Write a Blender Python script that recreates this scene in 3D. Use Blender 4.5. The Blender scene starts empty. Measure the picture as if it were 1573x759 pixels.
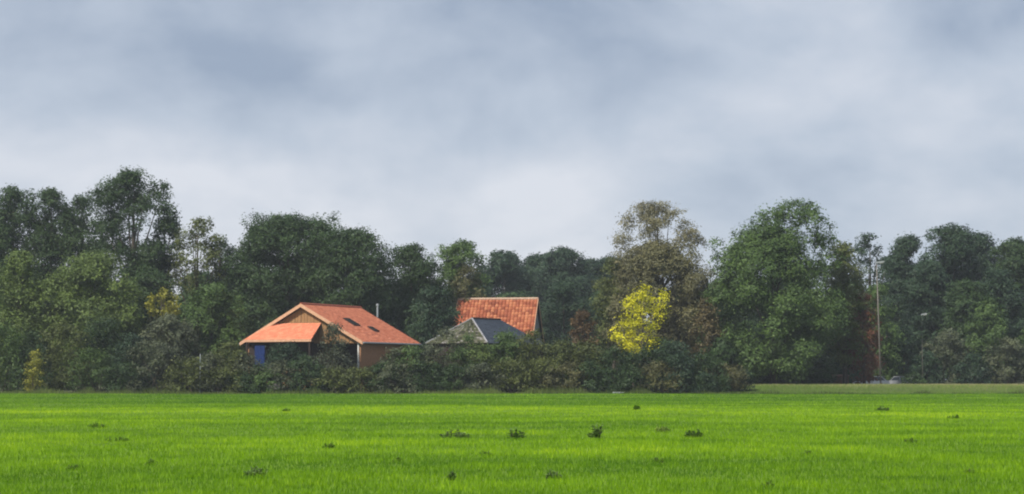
import bpy, bmesh, math
import numpy as np
from mathutils import Vector
R = math.radians
scene = bpy.context.scene
col = scene.collection

# ------------------------------------------------------------------ camera
PW, PH, F, HOR, EYE = 1573.0, 759.0, 3000.0, 580.0, 1.7
PITCH = math.atan((HOR - PH / 2) / F)
cam = bpy.data.cameras.new('camera')
cam.sensor_width = 36.0
cam.lens = 36.0 * F / PW
cam.clip_start, cam.clip_end = 0.5, 6000
co = bpy.data.objects.new('camera', cam)
co.location = (0, 0, EYE)
co.rotation_euler = (math.pi / 2 + PITCH, 0, 0)
col.objects.link(co)
scene.camera = co

# ------------------------------------------------------------------ sun, sky, exposure
SUN_AZ, SUN_EL = 42.0, 46.0          # degrees to the left of straight behind the camera
sdir = Vector((-math.cos(R(SUN_EL)) * math.sin(R(SUN_AZ)), -math.cos(R(SUN_EL)) * math.cos(R(SUN_AZ)), math.sin(R(SUN_EL))))
sun = bpy.data.lights.new('sun', 'SUN')
sun.energy, sun.angle, sun.color = 4.0, R(2.0), (1.0, 0.93, 0.82)
so = bpy.data.objects.new('sun', sun)
so.rotation_euler = sdir.to_track_quat('Z', 'Y').to_euler()
so.location = (-60, -60, 80)
col.objects.link(so)

world = bpy.data.worlds.new('World')
scene.world = world
world.use_nodes = True
nt = world.node_tree
nt.nodes.clear()
def N(t, **kw):
    n = nt.nodes.new(t)
    for k, v in kw.items():
        setattr(n, k, v)
    return n
L = lambda a, b: nt.links.new(a, b)
out = N('ShaderNodeOutputWorld')
sky = N('ShaderNodeTexSky', sky_type='NISHITA', sun_disc=False)
sky.sun_elevation = R(SUN_EL)
sky.sun_rotation = math.atan2(sdir.x, sdir.y)
bgs = N('ShaderNodeBackground'); bgs.inputs['Strength'].default_value = 0.10
L(sky.outputs[0], bgs.inputs['Color'])
tc = N('ShaderNodeTexCoord')
mp = N('ShaderNodeMapping'); mp.inputs['Scale'].default_value = (1, 1, 1.7); mp.inputs['Location'].default_value = (0.0, 0.0, 0.0)
L(tc.outputs['Generated'], mp.inputs['Vector'])
n1 = N('ShaderNodeTexNoise'); n1.inputs['Scale'].default_value = 6.5; n1.inputs['Detail'].default_value = 5.0; n1.inputs['Roughness'].default_value = 0.53; n1.inputs['Distortion'].default_value = 0.15
L(mp.outputs[0], n1.inputs['Vector'])
sep = N('ShaderNodeSeparateXYZ'); L(tc.outputs['Generated'], sep.inputs[0])
# clouds get lighter and smoother towards the horizon all the way round
hz = N('ShaderNodeMapRange'); hz.inputs['From Min'].default_value = 0.03; hz.inputs['From Max'].default_value = 0.22; hz.inputs['To Min'].default_value = 0.24; hz.inputs['To Max'].default_value = -0.10
L(sep.outputs['Z'], hz.inputs['Value'])
sc1 = N('ShaderNodeMath', operation='MULTIPLY_ADD'); sc1.inputs[1].default_value = 1.65; sc1.inputs[2].default_value = -0.34
L(n1.outputs['Fac'], sc1.inputs[0])
ad = N('ShaderNodeMath', operation='ADD'); L(sc1.outputs[0], ad.inputs[0]); L(hz.outputs[0], ad.inputs[1])
rp = N('ShaderNodeValToRGB')
e = rp.color_ramp.elements
e[0].position, e[0].color = 0.22, (0.282, 0.342, 0.445, 1)
e[1].position, e[1].color = 0.88, (0.620, 0.645, 0.705, 1)
m_ = rp.color_ramp.elements.new(0.52); m_.color = (0.432, 0.488, 0.578, 1)
L(ad.outputs[0], rp.inputs['Fac'])
bgc = N('ShaderNodeBackground'); bgc.inputs['Strength'].default_value = 0.92
L(rp.outputs['Color'], bgc.inputs['Color'])
mx = N('ShaderNodeMixShader'); mx.inputs['Fac'].default_value = 0.93
L(bgs.outputs[0], mx.inputs[1]); L(bgc.outputs[0], mx.inputs[2]); L(mx.outputs[0], out.inputs['Surface'])

scene.view_settings.view_transform = 'Standard'
scene.view_settings.look = 'None'
scene.view_settings.exposure = 0.36
scene.view_settings.gamma = 1.0
scene.view_settings.use_curve_mapping = False
scene.render.engine = 'CYCLES'
scene.cycles.pixel_filter_type = 'BLACKMAN_HARRIS'
scene.cycles.filter_width = 2.05      # the soft lens of a long shot

# ------------------------------------------------------------------ helpers
cp, sp_ = math.cos(PITCH), math.sin(PITCH)
def at(x, y, D):
    """photo pixel + distance along the ground (from what it stands on) -> world point"""
    a, b = (x - PW / 2) / F, (PH / 2 - y) / F
    dy, dz = cp - b * sp_, sp_ + b * cp
    return Vector((a / dy * D, D, EYE + dz / dy * D))
def gx(x, D):
    return (x - PW / 2) / F / cp * D * 0.9955
def mpp(D):
    return D / F

def make_mesh(name, verts, faces, mat, tint=None, smooth=False):
    me = bpy.data.meshes.new(name)
    verts = np.asarray(verts, dtype=np.float32).reshape(-1, 3)
    if isinstance(faces, np.ndarray):
        n, k = faces.shape
        me.vertices.add(len(verts)); me.vertices.foreach_set('co', verts.ravel())
        me.loops.add(n * k); me.loops.foreach_set('vertex_index', faces.astype(np.int32).ravel())
        me.polygons.add(n); me.polygons.foreach_set('loop_start', np.arange(0, n * k, k, dtype=np.int32))
        me.update(calc_edges=True)
    else:
        me.from_pydata([tuple(map(float, v)) for v in verts], [], faces)
        me.update()
    if tint is not None:
        a = me.attributes.new('tint', 'FLOAT', 'FACE')
        a.data.foreach_set('value', np.asarray(tint, dtype=np.float32))
    if smooth:
        me.polygons.foreach_set('use_smooth', np.ones(len(me.polygons), dtype=bool))
    if mat:
        me.materials.append(mat)
    return me
def obj(name, me, parent=None, loc=None, rz=0.0, color=None):
    o = bpy.data.objects.new(name, me)
    col.objects.link(o)
    if parent:
        o.parent = parent
    if loc is not None:
        o.location = loc
    o.rotation_euler.z = rz
    if color:
        o.color = (*color, 1)
    return o
def tag(o, label=None, cat=None, group=None, kind=None):
    if label: o['label'] = label
    if cat: o['category'] = cat
    if group: o['group'] = group
    if kind: o['kind'] = kind
    return o
def empty(name, loc, label, cat, group=None, rz=0.0):
    o = obj(name, None, None, loc, rz)
    o.empty_display_size = 0.5
    return tag(o, label, cat, group)

class MB:
    """collects simple solids into one mesh"""
    def __init__(s): s.v, s.f = [], []
    def poly(s, pts, depth=None):
        """flat polygon, optionally given thickness along vector depth"""
        b = len(s.v); n = len(pts); pts = [Vector(p) for p in pts]
        s.v += pts
        s.f.append(list(range(b, b + n)))
        if depth is not None:
            d = Vector(depth)
            s.v += [p + d for p in pts]
            s.f.append(list(range(b + 2 * n - 1, b + n - 1, -1)))
            for i in range(n):
                j = (i + 1) % n
                s.f.append([b + i, b + n + i, b + n + j, b + j])
        return s
    def box(s, x0, x1, y0, y1, z0, z1):
        return s.poly([(x0, y0, z0), (x0, y1, z0), (x1, y1, z0), (x1, y0, z0)], (0, 0, z1 - z0))
    def tube(s, pts, radii, n=7):
        b = len(s.v); pts = [Vector(p) for p in pts]
        for i, p in enumerate(pts):
            d = (pts[min(i + 1, len(pts) - 1)] - pts[max(i - 1, 0)]).normalized()
            q = d.to_track_quat('Z', 'Y')
            for k in range(n):
                t = 2 * math.pi * k / n
                s.v.append(p + q @ Vector((math.cos(t), math.sin(t), 0)) * radii[i])
        for i in range(len(pts) - 1):
            for k in range(n):
                k2 = (k + 1) % n
                s.f.append([b + i * n + k, b + i * n + k2, b + (i + 1) * n + k2, b + (i + 1) * n + k])
        s.f.append([b + k for k in reversed(range(n))])
        s.f.append([b + (len(pts) - 1) * n + k for k in range(n)])
        return s
    def mesh(s, name, mat, smooth=False):
        me = bpy.data.meshes.new(name)
        me.from_pydata([tuple(v) for v in s.v], [], s.f)
        me.validate()
        bm = bmesh.new(); bm.from_mesh(me); bmesh.ops.recalc_face_normals(bm, faces=bm.faces); bm.to_mesh(me); bm.free()
        if smooth:
            me.polygons.foreach_set('use_smooth', np.ones(len(me.polygons), dtype=bool))
        me.materials.append(mat)
        return me
    def build(s, name, mat, parent=None, loc=None, rz=0.0, smooth=False):
        return obj(name, s.mesh(name, mat, smooth), parent, loc, rz)

# ------------------------------------------------------------------ materials
def mat_base(name):
    m = bpy.data.materials.new(name); m.use_nodes = True
    t = m.node_tree; b = t.nodes['Principled BSDF']
    return m, t, b
def mat_noise(name, c0, c1, scale=3.0, rough=0.8, detail=6, spec=0.3, bump=0.0, stretch=(1, 1, 1), metal=0.0):
    m, t, b = mat_base(name)
    tcn = t.nodes.new('ShaderNodeTexCoord'); mpn = t.nodes.new('ShaderNodeMapping'); mpn.inputs['Scale'].default_value = stretch
    no = t.nodes.new('ShaderNodeTexNoise'); no.inputs['Scale'].default_value = scale; no.inputs['Detail'].default_value = detail; no.inputs['Roughness'].default_value = 0.65
    ra = t.nodes.new('ShaderNodeValToRGB')
    ra.color_ramp.elements[0].position, ra.color_ramp.elements[0].color = 0.32, (*c0, 1)
    ra.color_ramp.elements[1].position, ra.color_ramp.elements[1].color = 0.68, (*c1, 1)
    t.links.new(tcn.outputs['Object'], mpn.inputs[0]); t.links.new(mpn.outputs[0], no.inputs['Vector'])
    t.links.new(no.outputs['Fac'], ra.inputs[0]); t.links.new(ra.outputs[0], b.inputs['Base Color'])
    b.inputs['Roughness'].default_value = rough
    b.inputs['Specular IOR Level'].default_value = spec
    b.inputs['Metallic'].default_value = metal
    if bump:
        bu = t.nodes.new('ShaderNodeBump'); bu.inputs['Strength'].default_value = bump; bu.inputs['Distance'].default_value = 0.03
        t.links.new(no.outputs['Fac'], bu.inputs['Height']); t.links.new(bu.outputs[0], b.inputs['Normal'])
    return m
def mat_leaf(name, transl=0.25, dark=0.62, light=1.5):
    """leaf colour = object colour, varied leaf by leaf and sprig by sprig"""
    m, t, b = mat_base(name)
    oi = t.nodes.new('ShaderNodeObjectInfo')
    at_ = t.nodes.new('ShaderNodeAttribute'); at_.attribute_name = 'tint'
    mr = t.nodes.new('ShaderNodeMapRange'); mr.inputs['To Min'].default_value = dark; mr.inputs['To Max'].default_value = light
    t.links.new(at_.outputs['Fac'], mr.inputs['Value'])
    mu = t.nodes.new('ShaderNodeVectorMath'); mu.operation = 'SCALE'
    t.links.new(oi.outputs['Color'], mu.inputs[0]); t.links.new(mr.outputs[0], mu.inputs['Scale'])
    # sprig hue drifts a little towards yellow for light leaves
    mixn = t.nodes.new('ShaderNodeMix'); mixn.data_type = 'RGBA'; mixn.blend_type = 'MULTIPLY'
    mixn.inputs[7].default_value = (1.12, 1.0, 0.75, 1)
    t.links.new(at_.outputs['Fac'], mixn.inputs[0]); t.links.new(mu.outputs[0], mixn.inputs[6])
    t.links.new(mixn.outputs[2], b.inputs['Base Color'])
    b.inputs['Roughness'].default_value = 0.55; b.inputs['Specular IOR Level'].default_value = 0.25
    tr = t.nodes.new('ShaderNodeBsdfTranslucent'); t.links.new(mixn.outputs[2], tr.inputs['Color'])
    ms = t.nodes.new('ShaderNodeMixShader'); ms.inputs[0].default_value = transl
    o = t.nodes['Material Output']
    t.links.new(b.outputs[0], ms.inputs[1]); t.links.new(tr.outputs[0], ms.inputs[2]); t.links.new(ms.outputs[0], o.inputs['Surface'])
    return m
def mat_ramp(name, stops, rough=0.7, transl=0.0, spec=0.3):
    """colour ramp driven by the per-face 'tint' attribute"""
    m, t, b = mat_base(name)
    at_ = t.nodes.new('ShaderNodeAttribute'); at_.attribute_name = 'tint'
    ra = t.nodes.new('ShaderNodeValToRGB')
    for i, (p, c) in enumerate(stops):
        el = ra.color_ramp.elements[i] if i < 2 else ra.color_ramp.elements.new(p)
        el.position = p; el.color = (*c, 1)
    t.links.new(at_.outputs['Fac'], ra.inputs[0]); t.links.new(ra.outputs[0], b.inputs['Base Color'])
    b.inputs['Roughness'].default_value = rough; b.inputs['Specular IOR Level'].default_value = spec
    if transl:
        tr = t.nodes.new('ShaderNodeBsdfTranslucent'); t.links.new(ra.outputs[0], tr.inputs['Color'])
        ms = t.nodes.new('ShaderNodeMixShader'); ms.inputs[0].default_value = transl
        t.links.new(b.outputs[0], ms.inputs[1]); t.links.new(tr.outputs[0], ms.inputs[2])
        t.links.new(ms.outputs[0], t.nodes['Material Output'].inputs['Surface'])
    return m
def mat_plain(name, c, rough=0.5, spec=0.5, metal=0.0):
    c = np.array(c)
    return mat_noise(name, tuple(c * 0.88), tuple(np.minimum(c * 1.1, 0.95)), 4.0, rough, 5, spec, metal=metal)

M = {}
M['leaf'] = mat_leaf('leaf')
M['bark'] = mat_noise('bark', (0.035, 0.028, 0.02), (0.10, 0.085, 0.065), 4, 0.9, bump=0.6, stretch=(3, 3, 0.6))
M['soil'] = mat_noise('soil', (0.022, 0.04, 0.008), (0.05, 0.09, 0.015), 0.4, 0.95)
M['field'] = mat_noise('field_soil', (0.09, 0.17, 0.006), (0.15, 0.26, 0.008), 0.25, 0.95, bump=0.3)
M['grass'] = mat_ramp('grass_blade', [(0.0, (0.055, 0.150, 0.003)), (1.0, (0.44, 0.60, 0.010)), (0.45, (0.165, 0.320, 0.003)), (0.75, (0.280, 0.465, 0.004))], 0.5, 0.35)
M['dry_grass'] = mat_ramp('verge_blade', [(0.0, (0.07, 0.13, 0.018)), (1.0, (0.46, 0.40, 0.22)), (0.4, (0.13, 0.23, 0.03)), (0.72, (0.235, 0.28, 0.08))], 0.7, 0.25)
M['rush'] = mat_ramp('rush_blade', [(0.0, (0.025, 0.045, 0.012)), (1.0, (0.16, 0.21, 0.04))], 0.7, 0.2)
M['verge'] = mat_noise('verge_soil', (0.06, 0.075, 0.025), (0.11, 0.12, 0.05), 0.5, 0.95)
M['asphalt'] = mat_noise('asphalt', (0.04, 0.04, 0.042), (0.065, 0.064, 0.062), 6, 0.9)
M['roof_orange'] = mat_ramp('orange_roof_tile', [(0.0, (0.55, 0.165, 0.085)), (1.0, (0.78, 0.295, 0.165)), (0.5, (0.67, 0.22, 0.118))], 0.6)
M['roof_red'] = mat_ramp('red_pantile', [(0.0, (0.22, 0.055, 0.025)), (1.0, (0.52, 0.20, 0.095)), (0.5, (0.37, 0.105, 0.048))], 0.7)
M['roof_moss'] = mat_ramp('mossy_tile', [(0.0, (0.02, 0.02, 0.018)), (1.0, (0.26, 0.25, 0.24)), (0.45, (0.075, 0.085, 0.035)), (0.78, (0.12, 0.115, 0.09))], 0.85)
M['roof_slate'] = mat_ramp('blue_slate', [(0.0, (0.055, 0.07, 0.095)), (1.0, (0.105, 0.125, 0.165))], 0.55)
M['timber'] = mat_noise('tan_timber', (0.20, 0.105, 0.045), (0.40, 0.235, 0.11), 3, 0.8, stretch=(6, 6, 0.5), bump=0.3)
M['timber_dark'] = mat_noise('dark_timber', (0.018, 0.013, 0.011), (0.045, 0.030, 0.024), 3, 0.8, stretch=(6, 6, 0.5), bump=0.3)
M['barge'] = mat_noise('pale_board', (0.50, 0.27, 0.16), (0.66, 0.40, 0.26), 3, 0.7)
M['brick_tan'] = mat_noise('tan_masonry', (0.30, 0.15, 0.075), (0.44, 0.24, 0.13), 5, 0.9, bump=0.3)
M['wall_grey'] = mat_noise('grey_render', (0.16, 0.17, 0.18), (0.26, 0.27, 0.28), 2, 0.9, bump=0.2)
M['blue_paint'] = mat_noise('blue_paint', (0.006, 0.022, 0.10), (0.010, 0.034, 0.15), 3, 0.5)
M['white_paint'] = mat_noise('white_paint', (0.60, 0.60, 0.58), (0.78, 0.78, 0.76), 3, 0.5)
M['zinc'] = mat_noise('zinc', (0.30, 0.33, 0.35), (0.45, 0.48, 0.50), 4, 0.45, metal=0.3)
M['steel'] = mat_noise('galvanised_pole', (0.13, 0.12, 0.105), (0.20, 0.185, 0.165), 2, 0.6, metal=0.2)
M['glass'] = mat_plain('dark_glass', (0.02, 0.025, 0.03), 0.08, 0.6)
M['car_white'] = mat_plain('white_car_paint', (0.74, 0.75, 0.76), 0.25, 0.6)
M['car_silver'] = mat_plain('silver_car_paint', (0.42, 0.44, 0.47), 0.3, 0.6, 0.3)
M['rubber'] = mat_plain('tyre_rubber', (0.02, 0.02, 0.02), 0.85, 0.2)
M['lamp_glass'] = mat_plain('lamp_lens', (0.6, 0.6, 0.58), 0.2, 0.6)
M['brown_wood'] = mat_noise('brown_planks', (0.13, 0.065, 0.04), (0.22, 0.12, 0.08), 3, 0.85, stretch=(1, 1, 8))

# ------------------------------------------------------------------ ground, field, bank
def sstep(a, b, x):
    t = np.clip((np.asarray(x, float) - a) / (b - a), 0, 1); return t * t * (3 - 2 * t)
def vnoise(x, y, s, seed=0):
    """smooth value noise 0..1, vectorised"""
    x, y = np.asarray(x, float) / s, np.asarray(y, float) / s
    xi, yi = np.floor(x).astype(np.int64), np.floor(y).astype(np.int64)
    fx, fy = x - xi, y - yi
    fx, fy = fx * fx * (3 - 2 * fx), fy * fy * (3 - 2 * fy)
    def h(a, b):
        n = np.sin(a * 127.1 + b * 311.7 + seed * 74.7) * 43758.5453
        return n - np.floor(n)
    return (h(xi, yi) * (1 - fx) + h(xi + 1, yi) * fx) * (1 - fy) + (h(xi, yi + 1) * (1 - fx) + h(xi + 1, yi + 1) * fx) * fy
def field_z(x, y):
    return 0.08 * (vnoise(x, y, 14, 1) - 0.5) + 0.05 * (vnoise(x, y, 4, 2) - 0.5)
def bank_h(x, y):
    """low grass bank in front of the road on the right"""
    side = sstep(17.0, 27.0, x)
    prof = sstep(202.5, 221, y) * (1 - 0.62 * sstep(226, 234, y) - 0.38 * sstep(249, 262, y))
    return side * prof * 0.80
def ditch_h(x, y):
    return -0.45 * sstep(198.6, 200.0, y) * (1 - sstep(200.8, 202.4, y))
def grid(xs, ys, zf):
    X, Y = np.meshgrid(xs, ys)
    V = np.stack([X, Y, zf(X, Y)], -1).reshape(-1, 3)
    nx, ny = len(xs), len(ys)
    i = (np.arange(ny - 1)[:, None] * nx + np.arange(nx - 1)[None, :]).ravel()
    return V, np.stack([i, i + 1, i + nx + 1, i + nx], 1)
v, f = grid(np.array([-1500, 1500.]), np.array([-1400, 1600.]), lambda X, Y: np.full(X.shape, -0.75))
tag(obj('ground', make_mesh('ground', v, f, M['soil'])), kind='structure')
v, f = grid(np.linspace(-110, 110, 111), np.concatenate([np.linspace(-20, 196, 109), np.linspace(198.6, 202.4, 9)]), lambda X, Y: field_z(X, Y) + ditch_h(X, Y))
tag(obj('field', make_mesh('field', v, f, M['field'], smooth=True)), kind='structure')
v, f = grid(np.linspace(-110, 110, 111), np.concatenate([np.linspace(202.4, 236, 25), [242, 249, 255, 262, 300, 460]]), lambda X, Y: field_z(X, Y) * (1 - sstep(204, 240, Y)) + bank_h(X, Y))
tag(obj('verge', make_mesh('verge', v, f, M['verge'], smooth=True)), kind='structure')
rb = MB().box(27.5, 110, 235.2, 247, 0.0, 0.32)
tag(rb.build('road', M['asphalt']), kind='structure')

# ------------------------------------------------------------------ grass
rng = np.random.default_rng(7)
def blades(name, mat, x, y, z, h, w, tint, lean=0.35):
    n = len(x)
    a = rng.uniform(0, 2 * np.pi, n); b = rng.uniform(0, 2 * np.pi, n); l = h * lean * rng.uniform(0.2, 1.3, n)
    V = np.empty((n, 3, 3), np.float32)
    dx, dy = np.cos(a) * w / 2, np.sin(a) * w / 2 * 0.6
    V[:, 0] = np.stack([x - dx, y - dy, z], 1); V[:, 1] = np.stack([x + dx, y + dy, z], 1)
    V[:, 2] = np.stack([x + np.cos(b) * l, y + np.sin(b) * l, z + h], 1)
    me = make_mesh(name, V.reshape(-1, 3), np.arange(3 * n).reshape(n, 3), mat, tint)
    return obj(name, me)
n = 640000
u = rng.random(n)
D = 20 * (202.0 / 20) ** (u ** 0.92)
X = rng.uniform(-1, 1, n) * (0.275 * D + 3)
keep = (D < 198.4)
D, X = D[keep], X[keep]
patch = vnoise(X, D, 2.6, 3) * 0.4 + vnoise(X, D, 0.8, 4) * 0.35 + vnoise(X, D * 0.5, 0.28, 14) * 0.25
long_ = vnoise(X * 0.25, D, 5.0, 5)
big = vnoise(X * 0.6, D, 16, 6)
h = (0.045 + 0.065 * patch) * (1 + 0.25 * rng.standard_normal(len(X)).clip(-1.5, 2)) * (1 + D / 500)
w = 0.008 + D * 0.00026
tint = 0.42 + 0.82 * (patch - 0.5) + 0.42 * (long_ - 0.5) + 0.26 * (big - 0.5) + 0.13 * rng.standard_normal(len(X))
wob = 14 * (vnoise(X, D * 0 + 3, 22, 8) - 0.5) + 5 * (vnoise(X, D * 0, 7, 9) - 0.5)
tint += 0.20 * np.exp(-(((D - 96 - wob * 0.4) / 14) ** 2))                          # lighter yellow-green strip across the field
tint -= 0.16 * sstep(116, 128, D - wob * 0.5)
tint -= 0.12 * (1 - sstep(26, 50, D))  # near blades painted darker, standing in for the shading of a steeper view
dark = vnoise(X, D, 1.7, 12) > 0.86
tint[dark] -= 0.12
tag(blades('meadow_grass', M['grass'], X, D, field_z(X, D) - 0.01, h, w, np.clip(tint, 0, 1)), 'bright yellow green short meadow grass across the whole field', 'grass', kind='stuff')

n = 90000
Y = rng.uniform(202.3, 236, n); X = rng.uniform(8, 66, n)
t = 0.36 + 0.42 * sstep(209, 222, Y) * vnoise(X, Y, 9, 11) + 0.22 * sstep(216, 223, Y) + 0.25 * (vnoise(X * 0.4, Y, 2.5, 5) - 0.5) + 0.12 * rng.standard_normal(n) + 0.10 * sstep(30, 60, X)
tag(blades('bank_grass', M['dry_grass'], X, Y, bank_h(X, Y) - 0.02, rng.uniform(0.10, 0.28, n), np.full(n, 0.05), np.clip(t, 0, 1)), 'dull olive and straw coloured grass on the low roadside bank', 'grass', kind='stuff')
n = 60000
Y = rng.uniform(197.6, 205.0, n); X = rng.uniform(-66, 66, n)
hh = (0.10 + 0.75 * vnoise(X, Y, 2.2, 21) ** 2.5) * rng.uniform(0.6, 1.2, n) * np.where(X < 18, 1.25, 0.75)
ok = ~((X > 20) & (Y > 202.6))
tt = 0.25 + 0.55 * vnoise(X, Y, 5, 22) + 0.15 * rng.standard_normal(n) - 0.2 * (X > 18)
tag(blades('ditch_rushes', M['rush'], X[ok], Y[ok], (ditch_h(X, Y) - 0.02)[ok], hh[ok], np.full(ok.sum(), 0.06), np.clip(tt, 0, 1)[ok]), 'dark rough grass and rushes fringing the ditch at the field edge', 'grass', kind='stuff')

# ------------------------------------------------------------------ foliage generator
def leaves(rs, lobes, leaf=0.30, dens=1.0, up=0.45, sprig=0.12, down=0.5, tilt=0.42):
    """leaf quads gathered in sprigs over the surfaces of the lobes (x,y,z,r[,zs])"""
    P, Nn, T = [], [], []
    tot = 0
    for (x, y, z, r) in lobes:
        k = max(6, int(dens * 15.5 * r * r))
        d = rs.standard_normal((k, 3)); d /= np.linalg.norm(d, axis=1)[:, None]
        d = d[(d[:, 2] > -0.25) | (rs.random(k) < down)]
        k = len(d)
        rad = r * (0.62 + 0.40 * rs.random(k) ** 0.7)
        far = rs.random(k) < sprig
        rad[far] *= rs.uniform(1.05, 1.28, far.sum())
        c = np.array([x, y, z]) + d * rad[:, None] * np.array([1, 1, 0.86])
        q = 22
        rc = (0.24 + 0.16 * rs.random(k)) * (0.7 + 0.25 * min(r, 2.4))
        off = rs.standard_normal((k, q, 3)) * rc[:, None, None] * np.array([1, 1, 0.7])
        p = c[:, None] + off
        nn = 0.8 * d[:, None] + np.array([0, 0, up]) + tilt * rs.standard_normal((k, q, 3))
        lt = rs.uniform(-.16, .16); ct = rs.random(k) * 0.40 + 0.27 + lt
        tt = ct[:, None] + rs.uniform(-0.10, 0.12, (k, q))
        P.append(p.reshape(-1, 3)); Nn.append(nn.reshape(-1, 3)); T.append(tt.ravel())
    P, Nn, T = np.concatenate(P), np.concatenate(Nn), np.concatenate(T)
    n = len(P)
    Nn /= np.linalg.norm(Nn, axis=1)[:, None] + 1e-6
    a = np.cross(Nn, rs.standard_normal((n, 3))); a /= np.linalg.norm(a, axis=1)[:, None] + 1e-6
    b = np.cross(Nn, a)
    s = leaf * rs.uniform(0.6, 1.35, n)[:, None]
    V = np.stack([P - a * s * 0.50 - b * s * 0.20, P + a * s * 0.62, P - a * s * 0.15 + b * s * 0.50], 1).reshape(-1, 3)
    return V, np.arange(3 * n).reshape(n, 3), np.clip(T, 0, 1)

PROF = {   # half width (0..1) against height (0 bottom .. 1 top) of a crown
    'round':  ([0, .12, .35, .6, .82, 1], [.75, .95, 1.05, 1, .74, .3]),
    'oval':   ([0, .15, .4, .65, .85, 1], [.6, .9, 1.05, .92, .62, .25]),
    'cone':   ([0, .12, .3, .6, .85, 1], [.9, 1, 1, .62, .3, .06]),
    'column': ([0, .1, .4, .75, .92, 1], [.8, .95, 1.05, .88, .55, .2]),
    'dome':   ([0, .2, .5, .75, .9, 1], [1.05, 1.08, 1.02, .85, .6, .28]),
}
def crown_lobes(rs, w, z0, z1, prof='round', n=22, rr=(0.24, 0.40), depth=0.9):
    t, hw = PROF[prof]
    H = z1 - z0; Rm = w / 2
    out = []
    base = np.sqrt(Rm * H / 2)
    n = int(n * 1.45)
    for i in range(n):
        u_ = (i + rs.random()) / n
        k = np.interp(u_, t, hw) * Rm
        r = min(base * rs.uniform(*rr), H * 0.30)
        r = min(r, max(0.55 * k, 0.22 * base))
        a = rs.uniform(0, 2 * np.pi); q = max(k - r * 0.6, 0) * np.sqrt(rs.uniform(0.1, 1))
        zc = z0 + u_ * H
        zc = min(max(zc, z0 + r * 0.55), z1 - r * 0.86)
        out.append((q * np.cos(a), q * np.sin(a) * depth, zc, r))
    # make sure the silhouette is filled on both sides and on top
    for u_ in (0.25, 0.5, 0.72):
        k = np.interp(u_, t, hw) * Rm
        for s in (-1, 1):
            r = min(base * rs.uniform(*rr), 0.6 * k + 0.1)
            out.append((s * max(k - r, 0) * rs.uniform(0.85, 1.05), rs.uniform(-.3, .3) * k, z0 + u_ * H, r))
    r = base * rr[0]
    out.append((rs.uniform(-.1, .1) * Rm, 0, z1 - r * 0.9, r))
    return out
def trunk_mesh(rs, lobes, H, r0, z1, limbs=9, fork=0.35):
    m = MB()
    bx, by = rs.uniform(-.25, .25, 2)
    zs = [-0.85, 0.05 * H, 0.3 * H, 0.55 * H, z1]
    path = [Vector((bx * i * 0.3, by * i * 0.3, z)) for i, z in enumerate(zs)]
    m.tube(path, [r0 * 1.25, r0, r0 * 0.8, r0 * 0.55, r0 * 0.12], 8)
    ids = rs.permutation(len(lobes))[:limbs]
    for i in ids:
        x, y, z, r = lobes[i]
        if z < 0.15 * H: continue
        zb = max(0.12 * H, z * rs.uniform(0.45, 0.7))
        zb = min(zb, z1 * 0.8)
        p0 = Vector((bx * .6, by * .6, zb)); p2 = Vector((x, y, z)); p1 = p0.lerp(p2, 0.5) + Vector((0, 0, -0.06 * (p2 - p0).length)) + Vector(rs.uniform(-.2, .2, 3))
        rr_ = r0 * 0.42 * (1 - 0.5 * zb / H)
        m.tube([p0, p1, p2], [rr_, rr_ * 0.65, rr_ * 0.18], 5)
    return m
SEED = [100]
ZG = lambda x, y: float(-0.02)
def plant(name, cat, label, group, x, top, width, D, color, prof='round', bottom=None, n=22, dens=1.0, leaf=0.26, rr=(0.24, 0.40),
          trunk=None, sprig=0.12, extra=(), shrub=False, zbase=0.0, limbs=9, up=0.45):
    """x/top/bottom/width in photo pixels; D = distance of the ground it stands on"""
    SEED[0] += 1
    rs = np.random.default_rng(SEED[0])
    base = Vector((at(x, HOR, D).x, D, zbase))
    s = mpp(D)
    z1 = at(x, top, D).z - zbase
    z0 = at(x, bottom, D).z - zbase if bottom else (0.1 if shrub else 0.16 * z1)
    z0 = max(z0, 0.05)
    w = width * s
    root = empty(name, base, label, cat, group)
    lb = crown_lobes(rs, w, z0, z1, prof, n, rr)
    for (ex, ey, er) in extra:
        p = at(ex, ey, D)
        lb.append((p.x - base.x, rs.uniform(-.5, .5), p.z - zbase, er * s))
        if er * s > 1.2:
            lb.append((p.x - base.x + rs.uniform(-.6, .6), rs.choice([-1, 1]) * er * s * .9, p.z - zbase - .5 * er * s, er * s * .95))
    V, Fc, T = leaves(rs, lb, leaf, dens, sprig=sprig, up=up)
    V[:, 2] = np.maximum(V[:, 2], 0.02)
    obj('foliage' if shrub else 'crown', make_mesh('foliage', V, Fc, M['leaf'], T), root, color=color)
    if shrub:
        m = MB()
        for i in range(5):
            l = lb[rs.integers(len(lb))]
            p = Vector((rs.uniform(-.2, .2) * w, rs.uniform(-.15, .15) * w, -0.6)); q = Vector((l[0], l[1], l[2]))
            m.tube([p, p.lerp(q, .5) + Vector((0, 0, .1)), q], [0.06, 0.04, 0.015], 5)
        m.build('stems', M['bark'], root)
    else:
        r0 = trunk or max(0.10, 0.018 * z1)
        trunk_mesh(rs, lb, z1, r0, z0 + 0.82 * (z1 - z0), limbs).build('trunk', M['bark'], root, smooth=True)
    return root

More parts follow.
